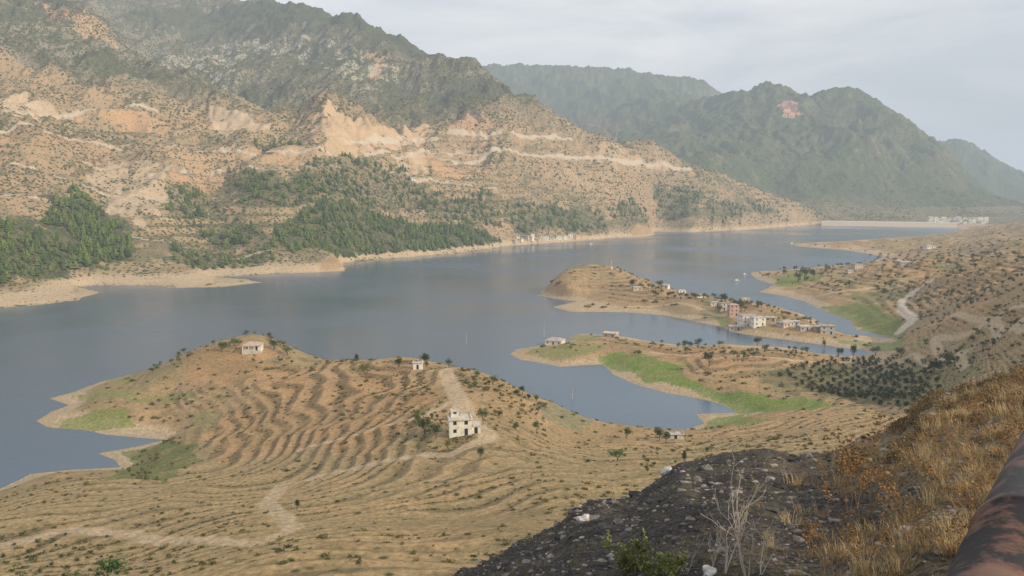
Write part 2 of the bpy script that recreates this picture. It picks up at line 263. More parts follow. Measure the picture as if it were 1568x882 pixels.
for line,wd,c in [([(1424,430),(1400,447),(1382,460),(1382,475),(1398,490),(1378,510)],3.0,c3(.5,.44,.36)),([(682,566),(692,590),(702,612),(716,635),(735,656),(748,670)],2.6,drt),([(748,672),(690,697),(600,706),(500,727),(430,745),(408,770),(432,790),(452,808),(400,832),(330,827),(200,818),(100,814),(0,838)],1.7,drt*.93),([(1568,505),(1500,500),(1430,520),(1440,545),(1480,562)],2.2,drt),([(1000,540),(1100,545),(1210,552),(1400,542),(1480,540)],1.8,drt),([(1380,430),(1300,445),(1250,455)],1.8,drt),([(940,470),(1030,465),(1110,485),(1230,505)],1.8,drt),([(700,612),(640,640),(560,660),(460,690)],1.0,drt),([(1420,500),(1500,490),(1568,470)],1.8,drt)]:
    k=1-ss(wd,wd*1.5,pldist(line)+n3*.5); ROADM=np.maximum(ROADM,k); mix(k*.85,c)
nb=NEARM*(Yg<200)
mix(nb,c3(.18,.14,.09)); 
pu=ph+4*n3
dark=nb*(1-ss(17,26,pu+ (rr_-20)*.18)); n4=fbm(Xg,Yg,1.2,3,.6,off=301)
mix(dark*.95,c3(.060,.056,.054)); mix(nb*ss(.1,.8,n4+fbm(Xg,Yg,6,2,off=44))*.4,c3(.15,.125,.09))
COL=np.clip(COL,0.01,.8)
# ---------------------------------------------------------------- materials
def newmat(name):
    m=bpy.data.materials.new(name); m.use_nodes=True; nt=m.node_tree; b=nt.nodes["Principled BSDF"]; b.inputs["Roughness"].default_value=.95
    b.inputs["Specular IOR Level"].default_value=.15; return m,nt,b
def nd(nt,t,**k):
    n_=nt.nodes.new(t)
    for a,b in k.items(): setattr(n_,a,b)
    return n_
def terrain_mat():
    m,nt,b=newmat("terrain_soil"); L=nt.links
    at=nd(nt,"ShaderNodeAttribute",attribute_name="Col"); geo=nd(nt,"ShaderNodeNewGeometry")
    sa=nd(nt,"ShaderNodeAttribute",attribute_name="scrub"); na_=nd(nt,"ShaderNodeAttribute",attribute_name="near")
    def nz(scale,det,rough=.6):
        q=nd(nt,"ShaderNodeTexNoise"); q.inputs["Scale"].default_value=scale; q.inputs["Detail"].default_value=det; q.inputs["Roughness"].default_value=rough; L.new(geo.outputs["Position"],q.inputs["Vector"]); return q
    a1=nz(.8,6,.72); r1=nd(nt,"ShaderNodeMapRange"); r1.inputs[1].default_value=.3; r1.inputs[2].default_value=.7; r1.inputs[3].default_value=.55; r1.inputs[4].default_value=1.45; L.new(a1.outputs[0],r1.inputs[0])
    mu=nd(nt,"ShaderNodeVectorMath",operation='SCALE'); L.new(at.outputs["Color"],mu.inputs[0]); L.new(r1.outputs[0],mu.inputs["Scale"])
    vo=nd(nt,"ShaderNodeTexVoronoi"); vo.inputs["Scale"].default_value=.2; L.new(geo.outputs["Position"],vo.inputs["Vector"])
    z1=nz(.02,4); mm=nd(nt,"ShaderNodeMath",operation='MULTIPLY'); L.new(z1.outputs[0],mm.inputs[0]); L.new(sa.outputs["Fac"],mm.inputs[1])
    cm=nd(nt,"ShaderNodeMath",operation='SUBTRACT'); L.new(mm.outputs[0],cm.inputs[0]); L.new(vo.outputs["Distance"],cm.inputs[1])
    cr=nd(nt,"ShaderNodeMapRange"); cr.inputs[1].default_value=-.06; cr.inputs[2].default_value=.03; L.new(cm.outputs[0],cr.inputs[0])
    mx=nd(nt,"ShaderNodeMix",data_type='RGBA'); L.new(cr.outputs[0],mx.inputs[0]); L.new(mu.outputs[0],mx.inputs[6]); mx.inputs[7].default_value=(.065,.072,.034,1)
    v2=nd(nt,"ShaderNodeTexVoronoi"); v2.inputs["Scale"].default_value=18; L.new(geo.outputs["Position"],v2.inputs["Vector"])
    sx=nd(nt,"ShaderNodeSeparateColor"); L.new(v2.outputs["Color"],sx.inputs[0])
    gp=nd(nt,"ShaderNodeMapRange"); gp.inputs[1].default_value=0; gp.inputs[2].default_value=1; gp.inputs[3].default_value=.45; gp.inputs[4].default_value=1.8; L.new(sx.outputs[0],gp.inputs[0])
    gm=nd(nt,"ShaderNodeMix",data_type='FLOAT'); L.new(na_.outputs["Fac"],gm.inputs[0]); gm.inputs[2].default_value=1; L.new(gp.outputs[0],gm.inputs[3])
    m2_=nd(nt,"ShaderNodeVectorMath",operation='SCALE'); L.new(mx.outputs[2],m2_.inputs[0]); L.new(gm.outputs[0],m2_.inputs["Scale"])
    L.new(m2_.outputs[0],b.inputs["Base Color"])
    bn=nz(.5,8,.65); bp=nd(nt,"ShaderNodeBump"); bp.inputs["Strength"].default_value=.6; bp.inputs["Distance"].default_value=1.2; L.new(bn.outputs[0],bp.inputs["Height"])
    bn2=nz(9,6,.7); bp2=nd(nt,"ShaderNodeBump"); bp2.inputs["Distance"].default_value=.12; L.new(na_.outputs["Fac"],bp2.inputs["Strength"]); L.new(bn2.outputs[0],bp2.inputs["Height"]); L.new(bp.outputs[0],bp2.inputs["Normal"])
    L.new(bp2.outputs[0],b.inputs["Normal"]); return m
def mkmesh(name,V,Fc,mat,cols=None,smooth=False,parent=None,extra={}):
    V=np.asarray(V,np.float32); Fc=np.asarray(Fc,np.int32); me=bpy.data.meshes.new(name); k=Fc.shape[1]
    me.vertices.add(len(V)); me.vertices.foreach_set("co",V.ravel()); me.loops.add(Fc.size); me.loops.foreach_set("vertex_index",Fc.ravel())
    me.polygons.add(len(Fc)); me.polygons.foreach_set("loop_start",np.arange(0,Fc.size,k,dtype=np.int32))
    if cols is not None:
        a=me.color_attributes.new("Col",'FLOAT_COLOR','POINT'); c=np.ones((len(V),4),np.float32); c[:,:3]=cols; a.data.foreach_set("color",c.ravel())
    for nm,arr in extra.items():
        a=me.attributes.new(nm,'FLOAT','POINT'); a.data.foreach_set("value",np.asarray(arr,np.float32).ravel())
    me.update(calc_edges=True); me.polygons.foreach_set("use_smooth",np.full(len(Fc),smooth)); me.materials.append(mat)
    o=bpy.data.objects.new(name,me); sc.collection.objects.link(o)
    if parent: o.parent=parent
    return o
idx=np.arange(NR*NC).reshape(NR,NC); Fq=np.stack([idx[:-1,:-1],idx[:-1,1:],idx[1:,1:],idx[1:,:-1]],-1).reshape(-1,4)
scrubA=np.where(FAR,.64+.2*cl+.35*FM,0.25*ss(0,1,sd/60))*(1-ss(.34,.44,COL[...,0]))*(1-nb)*(1-ROADM)
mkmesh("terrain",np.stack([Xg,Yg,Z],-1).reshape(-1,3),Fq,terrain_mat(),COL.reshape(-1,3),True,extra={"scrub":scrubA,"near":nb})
# water
m,nt,b=newmat("lake_water"); b.inputs["Base Color"].default_value=(.062,.102,.15,1); b.inputs["Specular IOR Level"].default_value=.5; b.inputs["IOR"].default_value=1.33
geo=nd(nt,"ShaderNodeNewGeometry"); q1=nd(nt,"ShaderNodeTexNoise"); q1.inputs["Scale"].default_value=.6; q1.inputs["Detail"].default_value=5; nt.links.new(geo.outputs["Position"],q1.inputs["Vector"])
q2=nd(nt,"ShaderNodeTexNoise"); q2.inputs["Scale"].default_value=.006; q2.inputs["Detail"].default_value=3; nt.links.new(geo.outputs["Position"],q2.inputs["Vector"])
rm=nd(nt,"ShaderNodeMapRange"); rm.inputs[1].default_value=.35; rm.inputs[2].default_value=.65; rm.inputs[3].default_value=.10; rm.inputs[4].default_value=.28; nt.links.new(q2.outputs[0],rm.inputs[0]); nt.links.new(rm.outputs[0],b.inputs["Roughness"])
bp=nd(nt,"ShaderNodeBump"); bp.inputs["Strength"].default_value=.25; bp.inputs["Distance"].default_value=.4; nt.links.new(q1.outputs[0],bp.inputs["Height"]); nt.links.new(bp.outputs[0],b.inputs["Normal"])
mkmesh("lake_water",[(-2500,150,0),(3000,150,0),(3000,2450,0),(-2500,2450,0)],[(0,1,2,3)],m)
# ---------------------------------------------------------------- foliage
def colmat(name,rough=.9,ns=.9,lo=.6,hi=1.4,spec=.15):
    m,nt,b=newmat(name); b.inputs["Roughness"].default_value=rough; b.inputs["Specular IOR Level"].default_value=spec; at=nd(nt,"ShaderNodeAttribute",attribute_name="Col"); geo=nd(nt,"ShaderNodeNewGeometry")
    q=nd(nt,"ShaderNodeTexNoise"); q.inputs["Scale"].default_value=ns; q.inputs["Detail"].default_value=4; nt.links.new(geo.outputs["Position"],q.inputs["Vector"])
    r=nd(nt,"ShaderNodeMapRange"); r.inputs[1].default_value=.3; r.inputs[2].default_value=.7; r.inputs[3].default_value=lo; r.inputs[4].default_value=hi; nt.links.new(q.outputs[0],r.inputs[0])
    mu=nd(nt,"ShaderNodeVectorMath",operation='SCALE'); nt.links.new(at.outputs["Color"],mu.inputs[0]); nt.links.new(r.outputs[0],mu.inputs["Scale"]); nt.links.new(mu.outputs[0],b.inputs["Base Color"]); return m
FOL=colmat("foliage"); STONE=colmat("stone",.9,12,.6,1.3); PLA=colmat("plaster",.85,.7,.78,1.12)
def ico(sub,jit,r):
    import bmesh
    bm=bmesh.new(); bmesh.ops.create_icosphere(bm,subdivisions=sub,radius=1); V=np.array([v.co[:] for v in bm.verts]); Ff=np.array([[v.index for v in f.verts] for f in bm.faces]); bm.free()
    V=V*(1+jit*(r.random((len(V),1))-.5)*2); return V,Ff
def leafcloud(nl,size,r,zs=1.,lobn=7):
    P=r.normal(size=(nl*3,3)); P/=np.linalg.norm(P,axis=1)[:,None]; lobes=r.normal(size=(lobn,3))*.38; lobes[:,2]=np.abs(lobes[:,2])*.8
    k=r.integers(0,lobn,nl*3); P=lobes[k]+P*(r.random((nl*3,1))**.5)*(.45+.2*r.random((lobn,1))[k]); P=P[P[:,2]>-.35][:nl]; nl=len(P)
    a=r.normal(size=(nl,3)); a/=np.linalg.norm(a,axis=1)[:,None]; b_=np.cross(a,r.normal(size=(nl,3))); b_/=np.linalg.norm(b_,axis=1)[:,None]
    s=size*(.6+.8*r.random((nl,1))); V=np.stack([P-a*s,P+a*s*.6+b_*s*.7,P+a*s*.6-b_*s*.7],1).reshape(-1,3); V[:,2]*=zs
    return V,np.arange(nl*3).reshape(-1,3)
def tube(P0,P1,r0,r1,k=5):
    P0=np.array(P0,float);P1=np.array(P1,float); d=P1-P0; d/=np.linalg.norm(d)+1e-9; a=np.cross(d,(0,0,1) if abs(d[2])<.9 else (1,0,0)); a/=np.linalg.norm(a); b_=np.cross(d,a)
    an=np.arange(k)*2*pi/k; c=np.cos(an)[:,None]*a+np.sin(an)[:,None]*b_; V=np.concatenate([P0+c*r0,P1+c*r1])
    Ff=[]; 
    for i in range(k): j=(i+1)%k; Ff+=[(i,j,k+j),(i,k+j,k+i)]
    return V,np.array(Ff)
def join(parts):
    V=[];Ff=[];Cc=[];o=0
    for v,f,c in parts: V.append(v);Ff.append(np.asarray(f)+o);o+=len(v);Cc.append(np.broadcast_to(c,(len(v),3)))
    return np.concatenate(V),np.concatenate(Ff),np.concatenate(Cc)
def pine_t(r):
    parts=[(*tube((0,0,0),(0,0,.9),.035,.01,4),(.12,.08,.05))]
    for i in range(5):
        z0=.16+.16*i; rr=.30*(1-i*.17); k=8; an=np.arange(k)*2*pi/k+r.random(); rj=rr*(.65+.7*r.random(k))
        ring=np.stack([np.cos(an)*rj,np.sin(an)*rj,z0+.06*(r.random(k)-.5)],1); V=np.concatenate([ring,[[.03*(r.random()-.5),.03*(r.random()-.5),z0+.24]]])
        parts.append((V,np.array([(j,(j+1)%k,k) for j in range(k)]),(1,1,1)))
    return join(parts)
def scatter(name,temps,P,S,Cc,mat=FOL,smooth=False):
    n=len(P); k=rng.integers(0,len(temps),n); VV=[];FF=[];CC=[];o=0; rot=rng.random(n)*2*pi
    for ti,T in enumerate(temps):
        V,Ff=T[0],T[1]; ids=np.where(k==ti)[0]; 
        if not len(ids): continue
        c,s=np.cos(rot[ids]),np.sin(rot[ids]); v=V[None]*np.asarray(S)[ids][:,None,:]
        x_=v[...,0]*c[:,None]-v[...,1]*s[:,None]; y_=v[...,0]*s[:,None]+v[...,1]*c[:,None]
        v=np.stack([x_,y_,v[...,2]],-1)+P[ids][:,None,:]
        f=Ff[None]+(np.arange(len(ids))*len(V))[:,None,None]+o; o+=len(ids)*len(V)
        cc=np.broadcast_to(Cc[ids][:,None,:],v.shape)
        if len(T)>2: cc=np.where((T[2]==1).all(1)[None,:,None],cc,T[2][None])
        VV.append(v.reshape(-1,3));FF.append(f.reshape(-1,3));CC.append(cc.reshape(-1,3))
    return mkmesh(name,np.concatenate(VV),np.concatenate(FF),mat,np.concatenate(CC),smooth)
def polypts(poly,n):
    P=np.array([hit(u,v,110)[:2] for u,v in poly]); x0,y0=P.min(0); x1,y1=P.max(0)
    X_=rng.uniform(x0,x1,n*6);Y_=rng.uniform(y0,y1,n*6); r=np.zeros(n*6,bool)
    for (a,b),(c,d) in zip(P,np.roll(P,-1,0)):
        if b!=d: r^=((b>Y_)!=(d>Y_))&(X_<(c-a)*(Y_-b)/(d-b)+a)
    X_=X_[r][:n];Y_=Y_[r][:n]; return X_,Y_
def area(poly):
    P=np.array([hit(u,v,110)[:2] for u,v in poly]); return .5*abs(np.sum(P[:,0]*np.roll(P[:,1],-1)-P[:,1]*np.roll(P[:,0],-1)))
def at(arr,X_,Y_): return bil(arr,*rc(X_,Y_))
def place(X_,Y_,sink=0): return np.stack([X_,Y_,ground(X_,Y_)-sink],1)
PX=[];PY=[]
for i,p in enumerate(forest_polys):
    a=area(p); n=int(min(2800,a/(30 if i<2 else 100))); X_,Y_=polypts(p,n); PX.append(X_);PY.append(Y_)
PX=np.concatenate(PX);PY=np.concatenate(PY); k=(ground(PX,PY)>6)&(fbm(PX,PY,60,2,off=12)>-.45); PX=PX[k];PY=PY[k]; n=len(PX); h=rng.uniform(5,11,n)
g=rng.random((n,1)); cc=np.array([.05,.08,.022])*(1-g)+np.array([.125,.165,.04])*g
scatter("pine_forest",[pine_t(rng) for _ in range(6)],place(PX,PY,.5),np.stack([h*1.25,h*1.25,h],1),cc)
n=85000; s_=rng.uniform(-.62,.62,n); y_=700*np.exp(rng.random(n)*math.log(3300/700)); x_=s_*(y_+30)
keep=(at(FAR.astype(float),x_,y_)>.9)&(ground(x_,y_)>11)&(fbm(x_,y_,150,3,off=66)+.5*rng.normal(size=n)*.6>-.1)&(at(COL[...,0],x_,y_)<.35)
x_,y_=x_[keep],y_[keep]; n=len(x_); sz=rng.uniform(.9,2.3,n)*np.clip(y_/1300,.8,1.6); g=rng.random((n,1)); cc=np.array([.055,.07,.026])*(1-g)+np.array([.135,.13,.055])*g
scatter("hillside_scrub",[ico(1,.3,rng) for _ in range(5)],place(x_,y_,-.3),np.stack([sz,sz,sz*.8],1),cc)
n=16000; s_=rng.uniform(-.62,.62,n); y_=110*np.exp(rng.random(n)*math.log(1500/110)); x_=s_*(y_+30)
okn=lambda x_,y_:(at(FAR.astype(float),x_,y_)<.1)&(at(sd,x_,y_)>9)&(at(ROADM,x_,y_)<.1)&(at(nb,x_,y_)<.1)&(at(COL[...,1]-COL[...,0],x_,y_)<.0)
keep=okn(x_,y_)&(fbm(x_,y_,60,3,off=6)+rng.normal(size=n)*.4>.1)
x_,y_=x_[keep],y_[keep]; n=len(x_); sz=rng.uniform(.3,1.2,n)**1.7*np.clip(y_/330,.6,2.2); g=rng.random((n,1)); cc=np.array([.06,.08,.03])*(1-g)+np.array([.19,.145,.06])*g
scatter("valley_scrub",[leafcloud(90,.24,rng) for _ in range(6)],place(x_,y_,0),np.stack([sz,sz,sz*.8],1),cc)
# bushes planted along the terrace risers
n=90000; s_=rng.uniform(-.62,.62,n); y_=130*np.exp(rng.random(n)*math.log(1200/130)); x_=s_*(y_+30)
keep=okn(x_,y_); x_,y_=x_[keep],y_[keep]; fz=(at(TZ,x_,y_)/np.where(y_>480,2.2,1.35))%1.0
keep=(fz>.5)&(fz<.72)&(at(tm,x_,y_)>.5)&(fbm(x_,y_,45,2,off=96)+rng.normal(size=len(x_))*.2>-.15); x_,y_=x_[keep],y_[keep]; n=len(x_); sz=rng.uniform(.22,.6,n)*np.clip(y_/330,.7,2.4); g=rng.random((n,1)); cc=np.array([.075,.09,.035])*(1-g)+np.array([.19,.14,.06])*g
scatter("terrace_hedges",[leafcloud(45,.34,rng) for _ in range(6)],place(x_,y_,0),np.stack([sz*1.2,sz*1.2,sz*.8],1),cc)
def rows(name,poly,sp_,smin,smax,c,ang=.3):
    X_,Y_=polypts(poly,6000); ca,sa=cos(ang),sin(ang); a=X_*ca+Y_*sa; b=-X_*sa+Y_*ca
    a=np.round(a/sp_)*sp_; b=np.round(b/(sp_*1.25))*sp_*1.25; U=np.unique(np.stack([a,b],1),axis=0); U=U[rng.random(len(U))>.06]; U=np.stack([U[:,0]*ca-U[:,1]*sa,U[:,0]*sa+U[:,1]*ca],1)+rng.normal(size=U.shape)*.05*sp_; n=len(U); sz=rng.uniform(smin,smax,n)
    scatter(name,[leafcloud(130,.2,rng) for _ in range(5)],place(U[:,0],U[:,1],-smin*.5),np.stack([sz,sz,sz],1),np.array(c)*(.7+.6*rng.random((n,1))))
rows("olive_grove",[(1200,577),(1240,560),(1330,552),(1420,560),(1425,598),(1400,620),(1330,615),(1240,598)],6.2,1.5,2.1,(.05,.065,.03),0.)
rows("orchard_rows",[(1300,395),(1568,365),(1568,378),(1420,405),(1380,415)],17,1.2,2.4,(.10,.10,.05),.2)
rows("orchard_rows",[(1440,430),(1568,400),(1568,440),(1500,460)],11,.9,1.7,(.09,.09,.045),.6)
rows("vineyard_rows",[(0,820),(150,825),(180,880),(0,882)],5,.35,.7,(.05,.085,.03),.2)
TM=[]
for i in range(5):
    r=np.random.default_rng(50+i); V,Fc=leafcloud(420,.11,r,1.0,9); V=V*np.array([.33,.33,.38])+np.array([0,0,.62]); parts=[(V,Fc,(1,1,1)),(*tube((0,0,-.1),(.02,.01,.35),.035,.025,6),(.13,.10,.07))]
    for j in range(5):
        an=r.random()*6.28; parts.append((*tube((.02,.01,.33),(.22*cos(an),.22*sin(an),.6+.1*r.random()),.018,.006,4),(.13,.10,.07)))
    TM.append(join(parts))
def tree(name,u,v,hpx,c,wide=1.,k=None):
    p=hit(u,v,110); h=1.25*hpx*p[1]/F; T=TM[rng.integers(0,5)]; cc=np.where((T[2]==1).all(1)[:,None],np.array(c)*(.75+.5*np.repeat(rng.random(len(T[0])//3+1),3)[:len(T[0]),None]),T[2])
    o=mkmesh(name,T[0]*np.array([wide,wide,1])*h,T[1],FOL,cc); o.location=(p[0],p[1],p[2]-.12*h); o.rotation_euler=(0,0,rng.random()*6.28)
dk=(.045,.065,.024); og=(.085,.11,.037); gold=(.24,.17,.05)
for nm,u,v,h,c,w_ in [("oak_tree",653,562,20,dk,1.1),("oak_tree",547,556,14,dk,.9),("oak_tree",687,563,13,dk,1),("autumn_tree",612,562,14,gold,1),("autumn_tree",560,580,24,(.14,.13,.04),1),("oak_tree",755,590,14,og,1.2),("oak_tree",730,580,12,og,1),
 ("poplar_tree",1262,537,16,(.1,.11,.05),.6),("oak_tree",1284,550,18,dk,.8),("oak_tree",1306,550,22,dk,.8),("oak_tree",1086,562,22,dk,1),("olive_tree",650,665,26,og,1.2),("olive_tree",668,672,22,og,1.2),("olive_tree",640,650,16,og,1.2),("autumn_tree",686,692,20,(.2,.19,.05),1),("olive_tree",735,704,20,og,1.1),("olive_tree",790,660,14,og,1.3),("oak_tree",822,665,20,og,.8),
 ("cypress_tree",1048,716,26,dk,.5),("olive_tree",455,782,18,dk,.9),("oak_tree",165,895,40,(.05,.10,.03),1.3),("oak_tree",1245,430,18,dk,.8),("oak_tree",1232,430,20,dk,.9),("oak_tree",1222,432,14,dk,1),("poplar_tree",1265,422,18,gold,.5),("oak_tree",968,442,14,dk,1.2),("oak_tree",1012,442,12,og,1.4),("oak_tree",1110,466,16,dk,1.2),("oak_tree",1135,478,18,og,1.2),("oak_tree",1100,480,12,og,1.2),
 ("oak_tree",340,540,16,og,1.5),("oak_tree",362,536,16,og,1.4),("oak_tree",420,536,16,dk,1.5),("oak_tree",440,545,14,og,1.5),("oak_tree",1160,530,14,dk,1.2),("oak_tree",1070,530,12,dk,1.3),("oak_tree",1010,675,20,dk,1.1),("oak_tree",960,672,18,og,1.2),("oak_tree",740,650,24,og,.9),("oak_tree",610,566,16,dk,1.2),("oak_tree",800,605,14,dk,1.),("oak_tree",1340,545,14,og,1.3),("oak_tree",1380,548,16,og,1.3),("oak_tree",1450,560,20,og,1.3),("oak_tree",1430,575,24,dk,1.1),("oak_tree",1020,678,18,og,1.4),("oak_tree",945,708,20,(.07,.12,.035),1.5)]:
    tree(nm,u,v,h,c,w_)
for pl,nn in [([(1160,428),(1260,400),(1310,405),(1290,430),(1200,440)],50),([(1380,440),(1420,430),(1420,470),(1390,480)],20),([(960,430),(1270,500),(1260,512),(1000,455)],80),([(320,530),(460,530),(450,560),(330,555)],40),([(1100,545),(1230,535),(1250,550),(1110,560)],36),([(720,575),(840,620),(830,650),(750,640)],60),([(180,700),(290,690),(240,740),(200,735)],30),([(1400,520),(1568,480),(1568,530),(1450,560)],70),([(630,635),(700,630),(700,705),(640,700)],34),([(220,540),(340,530),(300,560),(230,575)],25),([(930,690),(1100,685),(1080,720),(950,730)],26),([(1000,525),(1110,528),(1100,545),(1010,535)],24),([(1430,400),(1568,380),(1568,470),(1450,480)],90),([(1340,545),(1480,540),(1500,580),(1430,560)],30),([(1280,430),(1380,420),(1370,450),(1290,455)],24)]:
    X_,Y_=polypts(pl,nn); k=at(sd,X_,Y_)>6; X_,Y_=X_[k],Y_[k]; n=len(X_); sz=rng.uniform(1.1,2.7,n)*np.clip(Y_/500,.5,1.4); g=rng.random((n,1))
    scatter("tree_thicket",TM,place(X_,Y_,.3),np.stack([sz*1.3,sz*1.3,sz],1)*1.6,np.array(dk)*(1-g)+np.array([.15,.15,.05])*g)
# ---------------------------------------------------------------- buildings
WIN=newmat("window_glass")[0]; WIN.node_tree.nodes["Principled BSDF"].inputs["Base Color"].default_value=(.03,.035,.04,1); WIN.node_tree.nodes["Principled BSDF"].inputs["Roughness"].default_value=.3
def box(x0,x1,y0,y1,z0,z1):
    V=np.array([(x,y,z) for z in (z0,z1) for y in (y0,y1) for x in (x0,x1)],float); return V,np.array([(0,2,3,1),(4,5,7,6),(0,1,5,4),(2,6,7,3),(0,4,6,2),(1,3,7,5)])
def qjoin(parts,c=None):
    V=[];Ff=[];Cc=[];o=0
    for p in parts:
        V.append(p[0]);Ff.append(p[1]+o);o+=len(p[0]);Cc.append(np.broadcast_to(p[2] if len(p)>2 else c,(len(p[0]),3)))
    return np.concatenate(V),np.concatenate(Ff),np.concatenate(Cc)
def wall(p0,p1,z0,z1,ops,dep=.22):
    p0=np.array(p0,float);p1=np.array(p1,float);L=np.linalg.norm(p1-p0);d=(p1-p0)/L;nn=np.array([d[1],-d[0]])
    xs=sorted({0,L,*[o[0] for o in ops],*[o[1] for o in ops]}); zs=sorted({z0,z1,*[o[2] for o in ops],*[o[3] for o in ops]})
    P=lambda x,z,e=0:(*(p0+d*x-nn*e),z)
    W=[];Gl=[]
    def qd(l,*pp): l.append((np.array(pp),np.array([(0,1,2,3)])))
    for a,b in zip(xs[:-1],xs[1:]):
        for c,e in zip(zs[:-1],zs[1:]):
            if any(o[0]<=a+1e-6 and o[1]>=b-1e-6 and o[2]<=c+1e-6 and o[3]>=e-1e-6 for o in ops): continue
            qd(W,P(a,c),P(b,c),P(b,e),P(a,e))
    for a,b,c,e in ops:
        qd(W,P(a,c),P(a,c,dep),P(a,e,dep),P(a,e)); qd(W,P(b,c,dep),P(b,c),P(b,e),P(b,e,dep)); qd(W,P(a,e),P(a,e,dep),P(b,e,dep),P(b,e)); qd(W,P(a,c,dep),P(a,c),P(b,c),P(b,c,dep))
        qd(Gl,P(a,c,dep),P(b,c,dep),P(b,e,dep),P(a,e,dep))
    return W,Gl
def block(w,d,z0,h,st,cx=0,cy=0,r=None,door=True):
    W=[];Gl=[]; cs_=[(cx-w/2,cy-d/2),(cx+w/2,cy-d/2),(cx+w/2,cy+d/2),(cx-w/2,cy+d/2)]
    for i in range(4):
        p0,p1=cs_[i],cs_[(i+1)%4]; L=math.dist(p0,p1); nw=max(1,int(L/3.2)); ops=[]
        for s in range(st):
            for j in range(nw):
                xc=(j+.5)*L/nw; zb=z0+s*h/st
                if door and s==0 and i==0 and j==nw//2: ops.append((xc-.5,xc+.5,zb+.05,zb+2.15))
                else: ops.append((xc-.5,xc+.5,zb+.95,zb+2.05))
        a,b=wall(p0,p1,z0,z0+h,ops); W+=a;Gl+=b
        if z0<=0: a,b=wall(p0,p1,z0-3,z0,[]); W+=a
    return W,Gl
def house(name,p,w,d,st,rot,wc,rc_=(.45,.42,.38),roof='flat',extra=None,floor=2.8):
    e=bpy.data.objects.new(name,None); sc.collection.objects.link(e); e.location=p; e.rotation_euler=(0,0,rot); h=st*floor
    W,Gl=block(w,d,0,h,st); R=[]
    if roof=='flat':
        R.append((*box(-w/2-.35,w/2+.35,-d/2-.35,d/2+.35,h+.002,h+.25),rc_))
        for s in (-1,1): R.append((*box(s*w/2-.08,s*w/2+.08,-d/2+.1,d/2-.1,h+.252,h+.6),wc))
        R.append((*box(-.3,.3,d/4-.3,d/4+.3,h+.252,h+1.1),(.3,.28,.26)))
        for px in (-w/2+.2,w/2-.6):
            for py in (-d/2+.2,d/2-.2): R.append((*box(px+.15,px+.35,py-.1,py+.1,h+.254,h+1.0),(.35,.33,.3)))
    else:
        o=.5; z=h+.002; rh=w*.15; V=np.array([(-w/2-o,-d/2-o,z),(w/2+o,-d/2-o,z),(w/2+o,d/2+o,z),(-w/2-o,d/2+o,z),(-w/2+d*.4,0,z+rh),(w/2-d*.4,0,z+rh)])
        R.append((V,np.array([(0,1,5,4),(2,3,4,5),(1,2,5,5),(3,0,4,4),(0,3,2,1)]),rc_))
    if extra=='veranda':
        R.append((*box(-w/2,w/2,-d/2-2.4,-d/2-.51,2.6,2.8),rc_)); R.append((*box(-w/2,w/2,-d/2-2.4,-d/2-.01,-2,.1),(.5,.47,.42)))
        for k in range(4): xx=-w/2+.2+k*(w-.4)/3; R.append((*box(xx-.14,xx+.14,-d/2-2.35,-d/2-2.07,.102,2.598),wc))
    if extra=='annex':
        a,b=block(2.2,2.6,h+.26,1.7,1,cx=-w/2+1.8,cy=.9,door=False); W+=[q for q in a];  R.append((*box(-w/2+.5,-w/2+3.1,-.6,2.4,h+1.962,h+2.1),rc_))
        a,b=block(2.6,4.6,0,2.4,1,cx=w/2+1.32,cy=.5); W+=a;Gl+=b; R.append((*box(w/2+.36,w/2+2.8,-2.0,3.0,2.402,2.6),rc_))
    for nm,parts,mt,c in (("walls",W,PLA,wc),("windows_and_door",Gl,WIN,(.03,.03,.03)),("roof",R,PLA,rc_)):
        V,Fc,cc=qjoin(parts,np.array(c)); o=mkmesh(nm,V,Fc,mt,cc); o.parent=e
wh=(.72,.69,.62)
p=hit(704,664,110); house("farmhouse",p,6.4,5.6,2,.15,(.66,.62,.54),(.5,.46,.4),extra='annex',floor=2.3)
p=hit(388,538,110); house("hilltop_house",(p[0],p[1],p[2]+.6),9,6,1,.1,wh,(.42,.33,.28),'hip',extra='veranda')
for i,(u,v,w,st,c) in enumerate([(1018,441,8,1,wh),(1043,449,7,1,wh),(1072,456,8,1,wh),(975,444,8,1,(.5,.42,.33)),(1122,484,7,3,(.48,.33,.27)),(1140,462,7,1,(.45,.4,.35)),(1145,495,12,2,wh),(1160,498,9,2,wh),(1202,500,10,1,(.5,.45,.4)),(1232,506,10,1,(.4,.36,.32)),(1267,511,9,2,(.55,.52,.48)),(1125,505,9,1,(.4,.35,.3)),(850,527,11,1,wh),(935,516,9,1,(.5,.4,.32)),(1312,412,10,2,(.5,.45,.4)),(1385,405,14,1,(.4,.36,.3)),(1423,380,14,1,wh),(640,565,4,1,wh),(632,280,8,1,wh),(1180,492,7,1,(.5,.42,.36)),(1095,468,7,1,wh),(1215,498,8,1,wh),(1108,476,6,2,(.55,.5,.43)),(1250,506,7,1,(.5,.45,.4)),(1375,403,9,1,(.5,.46,.4)),(1300,418,7,1,(.5,.45,.4))]):
    p=hit(u,v,110); 
    if p[2]<.3: p=hit(u,v-3,110)
    house("village_house",(p[0],p[1],max(p[2],.6)),w,w*.75,st,rng.uniform(-.5,.5),c,(.5,.46,.42) if i%2 else (.38,.33,.29),'flat' if i%4 else 'hip')
p=hit(1033,672,110); house("stone_shed",(p[0],p[1],p[2]-.4),5.5,3,1,.05,(.5,.47,.42),(.42,.39,.35),floor=2.2)
for i in range(16):
    u=785+i*6.3+rng.uniform(-2,2); p=hit(u,366+rng.uniform(-2,4),110); 
    house("lakeside_house",(p[0],p[1],max(p[2],1)),rng.uniform(7,12),7,int(rng.integers(1,3)),rng.uniform(-.5,.5),wh if i%3 else (.5,.4,.33),(.45,.4,.36))
parts=[];gl_=[]
